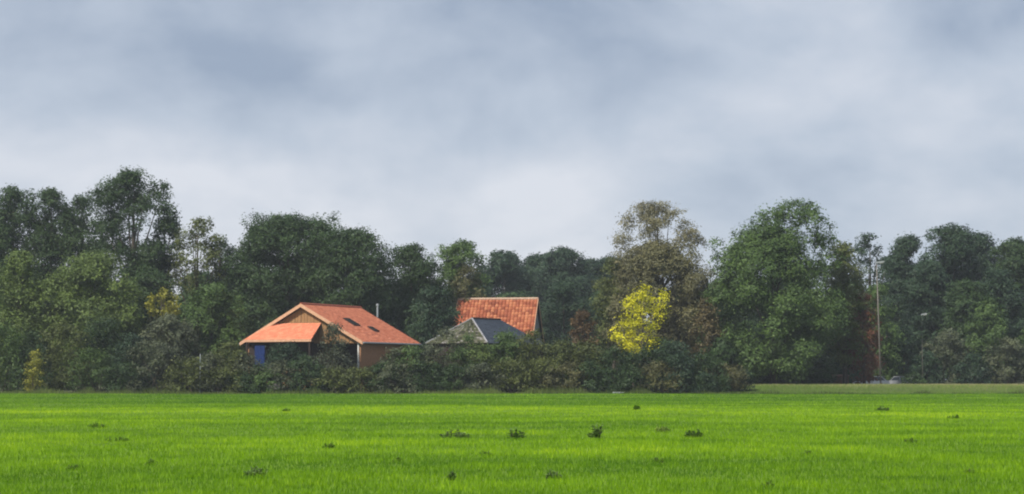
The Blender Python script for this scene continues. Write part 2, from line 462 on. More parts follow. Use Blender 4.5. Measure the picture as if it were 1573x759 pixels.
# leaf base colours
DK  = (0.040, 0.078, 0.030)     # dark oak green
DKB = (0.034, 0.068, 0.040)     # dark bluish green
GR  = (0.072, 0.130, 0.040)     # mid green
LG  = (0.104, 0.160, 0.046)     # lighter willow green
OL  = (0.098, 0.128, 0.042)     # olive
BR  = (0.104, 0.112, 0.052)     # brownish olive
GY  = (0.092, 0.116, 0.074)     # greyish sallow
RD  = (0.130, 0.050, 0.030)     # autumn red
YE  = (0.54, 0.545, 0.022)       # autumn yellow
YO  = (0.24, 0.25, 0.04)        # turning yellow

def tree(*a, **k):
    if 'rr' in k: k['rr'] = (k['rr'][0] * 1.12, k['rr'][1] * 1.12)
    return plant('tree', 'tree', *a, **k)
def shrub(*a, **k): return plant('shrub', 'shrub', *a, shrub=True, **k)

# ---- trees behind the farm, from the wood on the one side round to the wood on the other
g1 = 'tall dark trees at the end of the wood beside the tallest tree'
for x, top, w, lab in ((16, 288, 92, 'dark pointed tree rising above the willow bush at the hedge end'), (76, 290, 84, 'dark pointed tree standing between two other pointed trees'), (122, 302, 66, 'slim dark pointed tree touching the tallest tree')):
    tree(lab, g1, x, top, w, 244, DK, 'column', bottom=470, n=26, rr=(.20, .32), sprig=.22)
tree('tallest tree of the wood, dark with sky showing through its crown', None, 200, 262, 140, 240, DK, 'oval', bottom=430, n=24, rr=(.17, .27), dens=1.0, sprig=.25, extra=((246, 290, 16), (160, 300, 20)))
tree('dark narrow tree pressed against the side of the tallest tree', None, 252, 318, 52, 241, DKB, 'column', bottom=440, n=16, rr=(.2, .32))
tree('thin olive tree with gaps in its crown behind the yellow topped bush', None, 302, 336, 92, 238, OL, 'oval', bottom=460, n=18, rr=(.16, .28), dens=.85, sprig=.25)
tree('dark slim tree between thin olive tree and broad oak', None, 338, 365, 50, 243, DKB, 'column', bottom=480, n=14, rr=(.2, .32))
tree('broad dark oak rising behind the orange roofed house', None, 440, 331, 178, 238, DK, 'dome', bottom=520, n=40, rr=(.20, .32), dens=1.0, extra=((400, 350, 26), (500, 350, 24), (370, 400, 24)))
tree('rounded dark oak right behind the ridge of the orange roof', None, 540, 352, 132, 234, DK, 'dome', bottom=520, n=30, rr=(.22, .34), extra=((515, 368, 20), (585, 395, 22)))
tree('dark green tree behind the grey flue pipe', None, 632, 376, 96, 240, DK, 'dome', bottom=520, n=26, rr=(.22, .34))
tree('mid green tree with lighter top behind the mossy roofed shed', None, 708, 370, 92, 246, GR, 'round', bottom=500, n=24, rr=(.22, .34))
tree('small rusty brown tree over the end of the red tiled ridge', None, 716, 408, 56, 243, BR, 'oval', bottom=500, n=14, rr=(.2, .32), dens=.8)
g2 = 'blue hazy trees far behind the red tiled house'
for x, top, w, D_ in ((772, 387, 116, 330), (822, 392, 112, 345), (868, 381, 104, 335), (908, 398, 96, 340), (940, 394, 96, 350)):
    tree({772: 'bluish far tree rising above the middle of the red tiled ridge', 822: 'bluish far tree over the gable end of the red tiled house', 868: 'highest bluish far tree past the red tiled house', 908: 'bluish far tree over the red leaved small tree', 940: 'bluish far tree half hidden by the thinning olive tree'}[x], g2, x, top, w, D_, DKB, 'dome', bottom=560, n=20, rr=(.24, .36), leaf=.38)
tree('half bare brownish tree with fine grey twigs behind the yellow tree', None, 1012, 310, 132, 236, (0.19, .190, .12), 'dome', bottom=430, n=46, rr=(.13, .22), dens=1.0, sprig=.35, leaf=.2, limbs=18)
tree('dense olive brown tree directly behind the yellow tree', None, 1020, 372, 176, 232, (0.135, .140, .076), 'dome', bottom=560, n=34, rr=(.2, .32))
tree('olive tree with thinning leaves next to the blue hazy trees', None, 944, 398, 70, 236, OL, 'oval', bottom=540, n=18, rr=(.2, .32), dens=.85)
tree('massive broad green tree, biggest crown beside the road', None, 1188, 352, 204, 226, GR, 'round', bottom=575, n=50, rr=(.16, .27), dens=1.0,
     extra=((1216, 328, 24), (1244, 330, 20), (1236, 318, 13), (1182, 340, 24), (1196, 322, 12), (1150, 366, 24), (1262, 364, 20), (1270, 346, 10), (1118, 396, 22), (1100, 374, 11), (1276, 396, 18), (1106, 450, 24), (1100, 520, 26), (1130, 560, 24), (1280, 470, 20)), limbs=14, trunk=.5)
tree('olive brown tree on the road side of the massive tree', None, 1298, 372, 74, 232, OL, 'oval', bottom=560, n=24, rr=(.2, .32))
tree('airy tree with sky gaps behind the tall street lamp', None, 1338, 358, 62, 262, DKB, 'oval', bottom=450, n=14, rr=(.16, .26), dens=.85, sprig=.25)
g3 = 'dark bluish trees of the wood beyond the road'
for x, top, w, D_, c, lab in ((1374, 392, 70, 300, DKB, 'dark lower tree of the wood just past the airy tree'), (1400, 362, 84, 285, DKB, 'dark bluish tree in the wood above the shorter street lamp'),
        (1462, 346, 116, 275, DKB, 'highest broad domed tree of the dark wood beyond the road'), (1512, 358, 90, 282, DKB, 'dark tree against the shoulder of the highest domed tree'),
        (1562, 366, 100, 272, DK, 'dark green tree of the wood farthest along the road'), (1430, 400, 86, 268, DKB, 'dark front tree of the wood behind the shorter street lamp'),
        (1535, 415, 86, 262, DKB, 'dark front tree of the wood above the upright green bush'), (1490, 430, 90, 258, DK, 'low dark tree of the wood above the greyish bushes'),
        (1595, 372, 80, 285, DKB, 'dark tree at the edge of the wood, crown cut by the picture edge'), (1640, 360, 110, 275, DKB, 'dark tree deep in the wood past the upright bushes')):
    tree(lab, g3, x, top, w, D_, c, 'dome', bottom=585, n=28, rr=(.2, .32), leaf=.30)
tree('dark tree leaning over the wood at the edge of the hedge', None, -30, 300, 110, 246, DK, 'dome', bottom=520, n=24, rr=(.22, .34))

# ---- middle storey: bushes and small trees between the wood and the hedge
tree('big light green willow bush below the tallest tree', None, 138, 388, 160, 222, LG, 'dome', bottom=590, n=36, rr=(.2, .32), limbs=6)
tree('light green willow bush at the end of the hedge below the pointed trees', None, 26, 386, 96, 222, LG, 'dome', bottom=590, n=28, rr=(.2, .32), limbs=6)
tree('mid green round tree between yellow topped bush and orange roof', None, 322, 436, 112, 220, GR, 'round', bottom=575, n=28, rr=(.2, .32), limbs=6)
tree('dark green bushy tree behind the yellow topped bush', None, 226, 410, 100, 230, DK, 'round', bottom=575, n=28, rr=(.2, .32), limbs=6)
tree('small tree with yellow turning leaves at its top beside the round green tree', None, 250, 446, 48, 217, YO, 'oval', bottom=492, n=6, rr=(.14, .22), dens=.32, sprig=.4, limbs=8)
tree('greyish green sallow under the yellow turning tree', None, 258, 484, 96, 214, GY, 'round', bottom=590, n=24, rr=(.2, .3), limbs=6)
tree('dark green tree filling the gap left of the orange roof', None, 395, 462, 80, 226, DK, 'round', bottom=575, n=20, rr=(.2, .32), limbs=6)
tree('dark green tree standing behind the grey shed and flue', None, 668, 440, 84, 228, DKB, 'round', bottom=575, n=22, rr=(.2, .32), limbs=6)
tree('dark bluish tree beside the gable of the red tiled house', None, 866, 430, 90, 260, DKB, 'round', bottom=590, n=22, rr=(.2, .32), limbs=6)
tree('red leaved small tree next to the red tiled house', None, 897, 478, 40, 222, (.105, .074, .040), 'round', bottom=540, n=12, rr=(.2, .32), dens=.8, limbs=6)
tree('brownish red small tree between olive brown and massive green trees', None, 1084, 462, 50, 224, (0.110, .095, .050), 'oval', bottom=560, n=14, rr=(.2, .32), dens=.8, limbs=6)
tree('dark red leaved tree beside the tall street lamp', None, 1328, 452, 50, 231.5, (0.125, .056, .034), 'oval', bottom=588, n=18, rr=(.2, .32), dens=.85, limbs=6)
tree('green bush tree just behind the tall street lamp', None, 1352, 436, 62, 246, GR, 'oval', bottom=588, n=18, rr=(.2, .32), limbs=6)
for x, top, w, D_, c, lab in ((1455, 508, 84, 246, GY, 'greyish green bush next to the shorter street lamp'), (1392, 500, 60, 250, DKB, 'dark bush between the two street lamps'),
        (1520, 460, 70, 250, GR, 'upright green bush standing tall before the dark wood'), (1548, 520, 80, 246, GY, 'greyish green bush at the foot of the upright green bush'),
        (1590, 500, 70, 248, GR, 'green bush cut by the picture edge before the dark wood'), (1422, 540, 50, 244, DKB, 'low dark bush at the foot of the shorter street lamp'),
        (1495, 545, 60, 243, DKB, 'low dark bush between two greyish green bushes')):
    shrub(lab, 'bushes along the far side of the road', x, top, w, D_, c, 'oval', n=18, rr=(.2, .32))

# ---- the yellow tree
tree('bright yellow autumn tree glowing above the dark hedge', None, 984, 446, 62, 207, YE, 'column', bottom=548, n=13, rr=(.15, .23), dens=1.0, sprig=.35, leaf=.2,
     extra=((956, 514, 17), (944, 516, 9), (970, 530, 15), (962, 492, 12), (968, 466, 13), (1010, 458, 14), (1016, 452, 8), (990, 450, 12), (976, 500, 14), (1004, 532, 11), (1018, 480, 8)), up=.5)

# ------------------------------------------------------------------ hedge shrubs along the field
HG = 'shrubs of the overgrown hedge along the field'
hedge = [
 # x, top, width, D, colour, key
 (4, 500, 60, 206, GR, 'a'), (50, 515, 60, 207, DK, 'b'), (98, 500, 74, 208, OL, 'd'), (160, 492, 84, 209, DK, 'b'), (140, 540, 60, 204.5, GR, 'a'),
 (205, 520, 66, 206, DKB, 'b'), (240, 528, 84, 204.5, GY, 'c'), (290, 555, 60, 203.6, OL, 'd'), (190, 562, 50, 203.5, DK, 'b'),
 (322, 548, 56, 204.5, GY, 'c'), (352, 530, 54, 205.5, OL, 'd'), (378, 548, 44, 204.6, GY, 'c'), (345, 570, 60, 203.4, OL, 'd'),
 (412, 576, 46, 203.4, GR, 'a'), (378, 578, 44, 203.2, DK, 'b'), (442, 532, 64, 206, DKB, 'b'), (400, 566, 48, 204.5, DK, 'b'), (432, 560, 44, 203.8, GY, 'c'), (470, 552, 56, 204.4, DK, 'b'),
 (472, 572, 46, 203.4, DK, 'b'), (512, 572, 66, 204, OL, 'd'), (555, 570, 56, 204.2, OL, 'd'), (588, 562, 50, 204.6, DK, 'b'), (624, 536, 66, 205.5, GR, 'a'), (606, 540, 46, 206.2, GY, 'c'), (612, 562, 60, 203.8, GY, 'c'),
 (665, 536, 56, 206, GY, 'c'), (652, 560, 56, 204, DK, 'b'), (704, 540, 62, 206, GR, 'a'), (694, 566, 60, 203.8, DK, 'b'), (738, 534, 50, 206.5, LG, 'e'),
 (776, 516, 66, 207.5, GR, 'a'), (742, 562, 62, 204, GY, 'c'), (786, 556, 60, 204.2, OL, 'd'), (816, 512, 52, 207, OL, 'd'), (826, 556, 60, 204.4, OL, 'd'),
 (858, 528, 66, 206.4, OL, 'd'), (870, 562, 60, 204, BR, 'f'), (902, 530, 62, 206.4, OL, 'd'), (908, 562, 64, 204, DK, 'b'),
 (946, 538, 64, 205.4, DK, 'b'), (990, 540, 72, 205.4, DK, 'b'), (960, 566, 60, 203.6, DK, 'b'), (1036, 530, 78, 206, DKB, 'b'), (1010, 562, 64, 203.8, BR, 'f'),
 (1078, 548, 70, 206, DK, 'b'), (1058, 572, 70, 204, DKB, 'b'), (1112, 564, 60, 207, BR, 'f'), (1134, 572, 36, 209, DKB, 'b'), (1090, 580, 50, 204.5, DK, 'b'),
]
HC = {'a': 'mid green leafy', 'b': 'dark leafy', 'c': 'greyish green twiggy', 'd': 'olive coloured', 'e': 'light green', 'f': 'brownish bramble'}
WHERE = [(80, 'by the yellow sapling'), (185, 'below the big willow bush'), (275, 'under the yellow turning tree'), (335, 'by the thin pale post'), (388, 'beside the blue door'),
         (450, 'before the orange porch roof'), (530, 'below the timber gable'), (600, 'before the wide dark opening'), (645, 'under the eave of the orange roof'), (722, 'before the mossy shed roof'),
         (790, 'before the blue slate roof'), (838, 'before the red tiled house'), (925, 'near the red leaved tree'), (1018, 'under the bright yellow tree'), (1085, 'beyond the yellow tree'), (1200, 'at the end of the hedge by the bank')]
seen = {}
for x, top, w, D_, c, k in hedge:
    wh = [b for a, b in WHERE if x < a][0]
    lab = ('low ' if top > 550 else 'tall ') + HC[k] + ' hedge shrub ' + wh
    shrub(lab, HG, x, top - 4, w * 1.15, D_, tuple(.86 * q for q in c), 'dome', n=15, rr=(.24, .38), sprig=.2, leaf=.21)
shrub('grey green conical bush covering the timber gable of the house', None, 512, 498, 82, 207.2, (.07, .088, .06), 'cone', n=20, rr=(.2, .3), leaf=.2)
shrub('loose grey green elder bush climbing before the mossy shed roof', None, 682, 506, 80, 209, GY, 'oval', n=14, rr=(.14, .22), dens=.75, sprig=.35, leaf=.2)
shrub('loose green climber hanging over the eave of the mossy shed', None, 722, 514, 62, 209.4, GR, 'cone', n=9, rr=(.14, .22), dens=.7, sprig=.35, leaf=.2)
shrub('bright green bush hiding the slate side of the shed', None, 778, 508, 56, 209, GR, 'round', n=12, rr=(.18, .28), dens=.8, sprig=.3, leaf=.2)
shrub('small yellow and orange sapling at the foot of the hedge', None, 52, 542, 24, 202.9, YO, 'column', n=6, rr=(.16, .26), dens=.42, sprig=.35, leaf=.18)
def copy_tree(o):
    c = o.copy(); col.objects.link(c)
    for ch in list(o.children):
        k = ch.copy(); col.objects.link(k); k.parent = c
    return c
spots = [(300, 560, 60, 216), (420, 540, 60, 222), (700, 520, 80, 232), (840, 530, 80, 238), (770, 500, 80, 262), (920, 520, 90, 250), (1010, 520, 110, 224), (1110, 520, 90, 222), (1230, 545, 130, 232), (1150, 560, 70, 232), (1290, 540, 60, 240), (600, 520, 90, 240), (500, 500, 90, 236), (646, 470, 80, 233), (1180, 545, 80, 238)]
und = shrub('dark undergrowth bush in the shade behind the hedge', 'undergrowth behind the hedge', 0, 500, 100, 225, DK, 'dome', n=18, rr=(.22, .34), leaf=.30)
uw, uh = 100 * mpp(225), at(0, 500, 225).z
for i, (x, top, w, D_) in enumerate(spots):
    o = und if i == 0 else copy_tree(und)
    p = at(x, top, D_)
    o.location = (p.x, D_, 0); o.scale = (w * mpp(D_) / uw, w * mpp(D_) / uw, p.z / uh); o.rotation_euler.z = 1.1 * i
# a second row of dark trees closing the view between the trunks
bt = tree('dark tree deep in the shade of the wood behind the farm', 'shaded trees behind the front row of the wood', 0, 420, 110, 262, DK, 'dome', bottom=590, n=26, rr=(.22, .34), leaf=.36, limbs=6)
bw, bh = 110 * mpp(262), at(0, 420, 262).z
row = [(-20, 400, 120), (70, 410, 120), (150, 420, 110), (225, 400, 100), (300, 418, 110), (370, 410, 100), (455, 400, 120), (560, 420, 110), (640, 425, 110), (705, 430, 100), (790, 450, 110), (930, 450, 100), (1040, 440, 110), (1120, 430, 110), (1210, 420, 120), (1300, 430, 110)]
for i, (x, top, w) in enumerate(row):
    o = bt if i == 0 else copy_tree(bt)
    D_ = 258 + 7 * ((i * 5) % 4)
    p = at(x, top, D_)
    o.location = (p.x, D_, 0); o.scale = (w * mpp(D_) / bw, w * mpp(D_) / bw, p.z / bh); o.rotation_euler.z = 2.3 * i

# ------------------------------------------------------------------ far wood that closes the horizon
rs = np.random.default_rng(5)
lb = []
for i in range(70):
    x = -130 + 260 * (i + rs.random()) / 70; y = rs.uniform(380, 430); hgt = rs.uniform(14, 20)
    for k in range(7):
        r = rs.uniform(2.2, 3.6); u_ = rs.random()
        lb.append((x + rs.uniform(-3.5, 3.5), y + rs.uniform(-3, 3), 1.5 + (hgt - 1.5 - r) * u_, r))
V, Fc, T = leaves(rs, lb, 0.75, 0.26)
tag(obj('far_wood', make_mesh('far_wood', V, Fc, M['leaf'], T), color=DKB), 'far hazy wood closing off the horizon behind the farm', 'wood', kind='stuff')

# ------------------------------------------------------------------ tiled roof sheet as real geometry
def tiles(name, P, A, B, C_, mat, parent, tw, th, seed=0, lift=0.05, round_=True, contrast=0.5):
    """pantiles covering quad P(top-left) A(top-right) B(bottom-right) C(bottom-left); each tile its own arched, overlapping piece of one sheet"""
    rs = np.random.default_rng(seed)
    P, A, B, C_ = [np.array(p, float) for p in (P, A, B, C_)]
    nrm = np.cross(A - P, C_ - P); nrm /= np.linalg.norm(nrm)
    if nrm[2] < 0: nrm = -nrm
    nx = max(1, int(round(max(np.linalg.norm(A - P), np.linalg.norm(B - C_)) / tw)))
    ny = max(1, int(round(np.linalg.norm(C_ - P) / th)))
    V, Fq, T = [], [], []
    prof = [(0.0, 0.0), (0.22, 0.75), (0.5, 1.0), (0.78, 0.75), (1.0, 0.0)] if round_ else [(0.015, 0.35), (0.985, 0.35)]
    for j in range(ny):
        for i in range(nx):
            b = len(V); jit = rs.uniform(-.012, .012); hh = lift * rs.uniform(.85, 1.2)
            for (fv, off) in ((j / ny, 0.006), (min((j + 1.12) / ny, 1.0 + .3 / ny), 0.055)):
                Lp, Rp = P + (C_ - P) * fv, A + (B - A) * fv
                for (px_, pz) in prof:
                    q = Lp + (Rp - Lp) * ((i + px_) / nx) + nrm * (off + hh * pz + jit)
                    V.append(q)
            m_ = len(prof)
            # front lip
            for k in range(m_):
                V.append(V[b + m_ + k] - nrm * 0.05)
            t_ = 0.5 + contrast * rs.uniform(-1, 1)
            for k in range(m_ - 1):
                Fq.append((b + k, b + k + 1, b + m_ + k + 1, b + m_ + k)); T.append(t_)
                Fq.append((b + m_ + k, b + m_ + k + 1, b + 2 * m_ + k + 1, b + 2 * m_ + k)); T.append(t_ * 0.8)
    o = obj(name, make_mesh(name, np.array(V), np.array(Fq), mat, np.clip(T, 0, 1)), parent)
    o['kind'] = 'stuff'
    return o

# ------------------------------------------------------------------ orange roofed farm building
HD = 213.0
apex = at(466, 468, HD)
house = empty('farmhouse', (apex.x, HD, 0.0), 'large farm building with bright orange tiled gable roof and skylights', 'house', rz=-R(25))
zr, ze, hw, Lh = apex.z, apex.z - 4.15, 7.75, 12.2
sl = (zr - ze) / hw
wz = lambda x: zr - 0.28 - sl * abs(x)          # top of the wall under the roof at local x
# walls: front gable built round the wide opening, tan masonry, timber boards above
m = MB()
m.poly([(-7.2, 0, -.8), (1.4, 0, -.8), (1.4, 0, 6.6), (-7.2, 0, 5.6)], (0, .3, 0))
m.poly([(6.95, 0, -.8), (7.2, 0, -.8), (7.2, 0, wz(7.2)), (6.95, 0, wz(6.95))], (0, .3, 0))
m.poly([(1.4, 0, 5.35), (6.95, 0, 5.35), (6.95, 0, wz(6.95)), (1.4, 0, 6.6)], (0, .3, 0))
m.poly([(7.2, .3, -.8), (7.2, Lh, -.8), (7.2, Lh, wz(7.2)), (7.2, .3, wz(7.2))], (-.3, 0, 0))
m.poly([(-7.2, .3, -.8), (-7.2, Lh, -.8), (-7.2, Lh, wz(7.2)), (-7.2, .3, wz(7.2))], (.3, 0, 0))
m.poly([(-6.9, Lh, -.8), (6.9, Lh, -.8), (6.9, Lh, wz(6.9)), (0, Lh, wz(0)), (-6.9, Lh, wz(6.9))], (0, -.3, 0))
m.build('wall', M['brick_tan'], house)
# vertical timber boarding of the gable, every board a batten of its own
for i in range(34):
    x0 = -6.6 + i * 0.40; x1 = x0 + 0.36
    if x1 > 6.6: break
    zb = 6.62 if x0 < 1.4 else 5.4
    if min(wz(x0), wz(x1)) < zb + .1: continue
    y = -0.05 - 0.02 * (i % 2)
    MB().poly([(x0, y, zb), (x1, y, zb), (x1, y, wz(x1)), (x0, y, wz(x0))], (0, .045, 0)).build('board', M['timber'], house)
ov = 0.55
for s, nm in ((1, 1), (-1, 2)):
    MB().poly([(0, -ov, zr - .16), (0, Lh + ov, zr - .16), (s * hw, Lh + ov, ze - .16), (s * hw, -ov, ze - .16)], (0, 0, .14)).build('roof_deck', M['timber_dark'], house)
    tiles('roof_tiles', (0, -ov, zr), (0, Lh + ov, zr), (s * hw, Lh + ov, ze), (s * hw, -ov, ze), M['roof_orange'], house, 0.34, 0.38, 3 + nm, lift=.045, contrast=.35)
    for y, mt in ((-ov - .07, 'barge'), (Lh + ov + .02, 'timber_dark')):
        MB().poly([(0, y, zr + .10), (s * hw, y, ze + .10), (s * hw, y, ze - .28), (0, y, zr - .28)], (0, .05, 0)).build('bargeboard', M[mt], house)
    MB().tube([(s * (hw + .07), -ov, ze - .06), (s * (hw + .07), Lh + ov, ze - .06)], [.085, .085], 8).build('gutter', M['zinc'], house)
MB().tube([(0, -ov, zr + .07), (0, Lh + ov, zr + .07)], [.15, .15], 8).build('ridge_cap', mat_noise('ridge_tile', (.26, .07, .04), (.4, .12, .07), 3, .7), house)
# skylights in the right slope
for (sx, sy, wd, hl) in ((3.6, 4.2, 1.3, 1.7), (5.0, 6.6, 1.0, 1.1)):
    up_ = Vector((sl, 0, 1)).normalized(); dn = Vector((1, 0, -sl)).normalized()
    c = Vector((sx, sy, zr - sl * sx)) + up_ * 0.10
    fr = MB()
    q = [c - dn * hl / 2 + Vector((0, -wd / 2, 0)), c - dn * hl / 2 + Vector((0, wd / 2, 0)), c + dn * hl / 2 + Vector((0, wd / 2, 0)), c + dn * hl / 2 + Vector((0, -wd / 2, 0))]
    fr.poly(q, up_ * 0.10)
    f_ = fr.build('skylight', M['timber_dark'], house)
    q2 = [c + (p - c) * .84 + up_ * .103 for p in q]
    MB().poly(q2, up_ * .012).build('pane', M['glass'], f_)
# lower porch roof in front of the left half
yt, yb, zt, zb = -0.12, -2.6, zr - 2.05, zr - 3.85
tl, tr_, br, bl = (-3.6, yt, zt), (2.35, yt, zt), (2.6, yb, zb), (-5.95, yb, zb)
MB().poly([Vector(p) - Vector((0, 0, .12)) for p in (tl, tr_, br, bl)], (0, 0, .10)).build('porch_deck', M['timber_dark'], house)
tiles('porch_roof_tiles', tl, tr_, br, bl, M['roof_orange'], house, 0.34, 0.38, 9, lift=.045, contrast=.35)
MB().poly([(-3.6, yt, zt + .02), (-5.95, yb, zb + .02), (-6.9, -.05, wz(6.9))], (0, .03, -.04)).build('porch_hip', M['roof_orange'], house)
MB().box(-5.9, 2.6, yb - .08, yb - .03, zb - .24, zb + .02).build('fascia', M['barge'], house)
for x in (-5.6, -1.6, 2.3):
    MB().box(x - .09, x + .09, yb + .05, yb + .23, -.8, zb - .18).build('porch_post', M['timber_dark'], house)
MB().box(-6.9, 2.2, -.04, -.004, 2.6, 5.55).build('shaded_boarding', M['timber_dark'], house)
dr = MB().box(-4.72, -3.45, yb + .3, yb + .38, 0.4, 5.2).build('door', M['blue_paint'], house)
for k in range(4):
    MB().box(-4.68 + k * .3, -4.42 + k * .3, yb + .27, yb + .297, .5, 5.1).build('plank', M['blue_paint'], dr)
# wide opening with its white post
MB().box(6.86, 7.02, -.12, -.004, -.8, 5.4).build('door_post', M['white_paint'], house)
MB().box(1.45, 6.85, 4.0, 4.08, -.8, 5.3).build('opening_shade', M['timber_dark'], house)  # added dark panel, its colour stands in for the shade inside the opening
# flue of the boiler at the rear gable, its cowl as high as the ridge
p = at(580, 468, HD + 12)
lx, ly = p.x - apex.x, 12.0
c_, s_ = math.cos(R(25)), math.sin(R(25))
fx_, fy_ = lx * c_ - ly * s_, max(lx * s_ + ly * c_, Lh + .75)
flp = MB().tube([(fx_, fy_, -.8), (fx_, fy_, p.z - .1)], [.11, .11], 10).build('flue_pipe', M['zinc'], house)
MB().tube([(fx_, fy_, p.z - .12), (fx_, fy_, p.z + .1)], [.17, .17], 10).build('cowl', M['zinc'], flp)

# ------------------------------------------------------------------ mossy hipped shed
SD = 215.0
ap = at(725, 490, SD)
shed = empty('shed', (ap.x, SD, 0), 'old shed with hipped roof, mossy tiles on one side and blue slate on the other', 'shed', rz=-R(35))
h_, k_, Ls, zt_, dz_ = 4.2, 2.9, 5.4, ap.z, 2.75
m = MB()
for a, b in (((-h_ + .3, -k_ + .3), (h_ - .3, -k_ + .3)), ((h_ - .3, -k_ + .3), (h_ - .3, Ls + k_)), ((h_ - .3, Ls + k_), (-h_ + .3, Ls + k_)), ((-h_ + .3, Ls + k_), (-h_ + .3, -k_ + .3))):
    m.poly([(*a, -.8), (*b, -.8), (*b, zt_ - dz_), (*a, zt_ - dz_)])
m.build('wall', M['timber_dark'], shed)
A0, A1 = (0, 0, zt_), (0, Ls, zt_)
C0, C1, C2, C3 = (-h_, -k_, zt_ - dz_), (h_, -k_, zt_ - dz_), (h_, Ls + k_, zt_ - dz_), (-h_, Ls + k_, zt_ - dz_)
MB().poly([Vector(A0) - Vector((0, 0, .06)), Vector(C0) - Vector((0, 0, .06)), Vector(C1) - Vector((0, 0, .06))]).poly([Vector(q) - Vector((0, 0, .06)) for q in (A0, A1, C2, C1)]).poly([Vector(q) - Vector((0, 0, .06)) for q in (A0, A1, C3, C0)]).poly([Vector(q) - Vector((0, 0, .06)) for q in (A1, C2, C3)]).build('roof_deck', M['timber_dark'], shed)
e_ = 0.06
tag(tiles('hip_tiles', (-e_, -.02, zt_), (e_, -.02, zt_), C1, C0, M['roof_moss'], shed, 0.42, 0.36, 21, lift=.06, contrast=.5), 'grey tiles blotched with moss')
tag(tiles('slate_tiles', A0, (0, Ls, zt_), C2, C1, M['roof_slate'], shed, 0.4, 0.36, 22, lift=.03, round_=False, contrast=.4), 'smooth blue grey slates')
tiles('back_tiles', A0, (0, Ls, zt_), C3, C0, M['roof_moss'], shed, 0.42, 0.4, 23, lift=.05)
MB().tube([Vector(A0) + Vector((0, 0, .08)), Vector(C1) + Vector((0, 0, .08))], [.09, .09], 7).build('hip_cap', mat_noise('lichen_cap', (.14, .14, .15), (.42, .42, .45), 5, .8), shed)
MB().tube([Vector(A0) + Vector((0, 0, .06)), Vector(C0) + Vector((0, 0, .06))], [.10, .10], 7).build('hip_cap', M['wall_grey'], shed)
MB().tube([Vector(A0) + Vector((0, 0, .07)), Vector(A1) + Vector((0, 0, .07))], [.12, .12], 7).build('ridge_cap', M['timber_dark'], shed)

# ------------------------------------------------------------------ red tiled farmhouse
RDist = 242.0
ra_, rb_ = at(704, 461, RDist), at(826, 460, RDist)
bang = R(10)
L2 = (rb_.x - ra_.x) / math.cos(bang)
red = empty('farmhouse', (ra_.x, RDist, 0), 'old farmhouse with steep red pantile roof and pale ridge behind the shed', 'house', rz=-bang * -1 if False else -bang)
# local x along the ridge (towards and slightly nearer the viewer at the far end), local -y faces the field
z2, hd, rise = ra_.z, 5.4, 6.4
e2 = z2 - rise
tiles('roof_tiles', (0, 0, z2), (L2, 0, z2), (L2, -hd, e2), (0, -hd, e2), M['roof_red'], red, 0.44, 0.42, 31, lift=.11, contrast=.5)
tiles('roof_tiles', (0, 0, z2), (L2, 0, z2), (L2, hd, e2), (0, hd, e2), M['roof_red'], red, 0.44, 0.42, 32, lift=.11, contrast=.5)
for s in (-1, 1):
    MB().poly([(0, 0, z2 - .12), (L2, 0, z2 - .12), (L2, s * hd, e2 - .12), (0, s * hd, e2 - .12)], (0, 0, .10)).build('roof_deck', M['timber_dark'], red)
    for x in (-.06, L2 + .01):
        MB().poly([(x, 0, z2 + .22), (x, s * hd, e2 + .22), (x, s * hd, e2 - .02), (x, 0, z2 - .02)], (.07, 0, 0)).build('bargeboard', M['barge'], red)
MB().tube([(-.05, 0, z2 + .1), (L2 + .05, 0, z2 + .1)], [.17, .17], 8).build('ridge_cap', mat_noise('pale_ridge', (.36, .24, .17), (.55, .40, .30), 4, .8), red)
m = MB()
iw = hd - .35
for x in (.25, L2 - .5):
    m.poly([(x, -iw, -.8), (x, iw, -.8), (x, iw, e2 + .2), (x, 0, z2 - .25), (x, -iw, e2 + .2)], (.25, 0, 0))
m.poly([(.5, -iw, -.8), (L2 - .5, -iw, -.8), (L2 - .5, -iw, e2), (.5, -iw, e2)], (0, .25, 0))
m.poly([(.5, iw, -.8), (L2 - .5, iw, -.8), (L2 - .5, iw, e2), (.5, iw, e2)], (0, -.25, 0))
m.build('wall', M['wall_grey'], red)

# ------------------------------------------------------------------ street lamps
def lamp(x, top, D_, label, lean=0.0, arm=0.9, r=.11):
    p = at(x, top, D_)
    root = empty('street_lamp', (p.x, D_, 0.0), label, 'street lamp')
    H = p.z
    MB().tube([(0, 0, -.8), (-lean * .5, 0, H * .5), (-lean, 0, H)], [r * 1.2, r, r * .65], 8).build('pole', M['steel'], root, smooth=True)
    MB().tube([(0, 0, -.8), (0, 0, 1.1)], [r * 1.7, r * 1.6], 8).build('base_sleeve', M['steel'], root)
    hd_ = MB().poly([(-lean - .1, -.14, H - .02), (-lean + arm, -.17, H + .1), (-lean + arm, .17, H + .1), (-lean - .1, .14, H - .02)], (0, 0, .14)).build('lamp_head', M['zinc'], root)
    MB().poly([(-lean + arm * .35, -.12, H + .0), (-lean + arm * .92, -.13, H + .065), (-lean + arm * .92, .13, H + .065), (-lean + arm * .35, .12, H + .0)], (0, 0, -.05)).build('lens', M['lamp_glass'], hd_)
    return root
lamp(1351, 404, 229.5, 'tall pale street lamp pole standing by the white car', lean=.35, r=.085)
lamp(1416, 484, 240, 'shorter street lamp with pale head before the dark wood', arm=.6, r=.035)

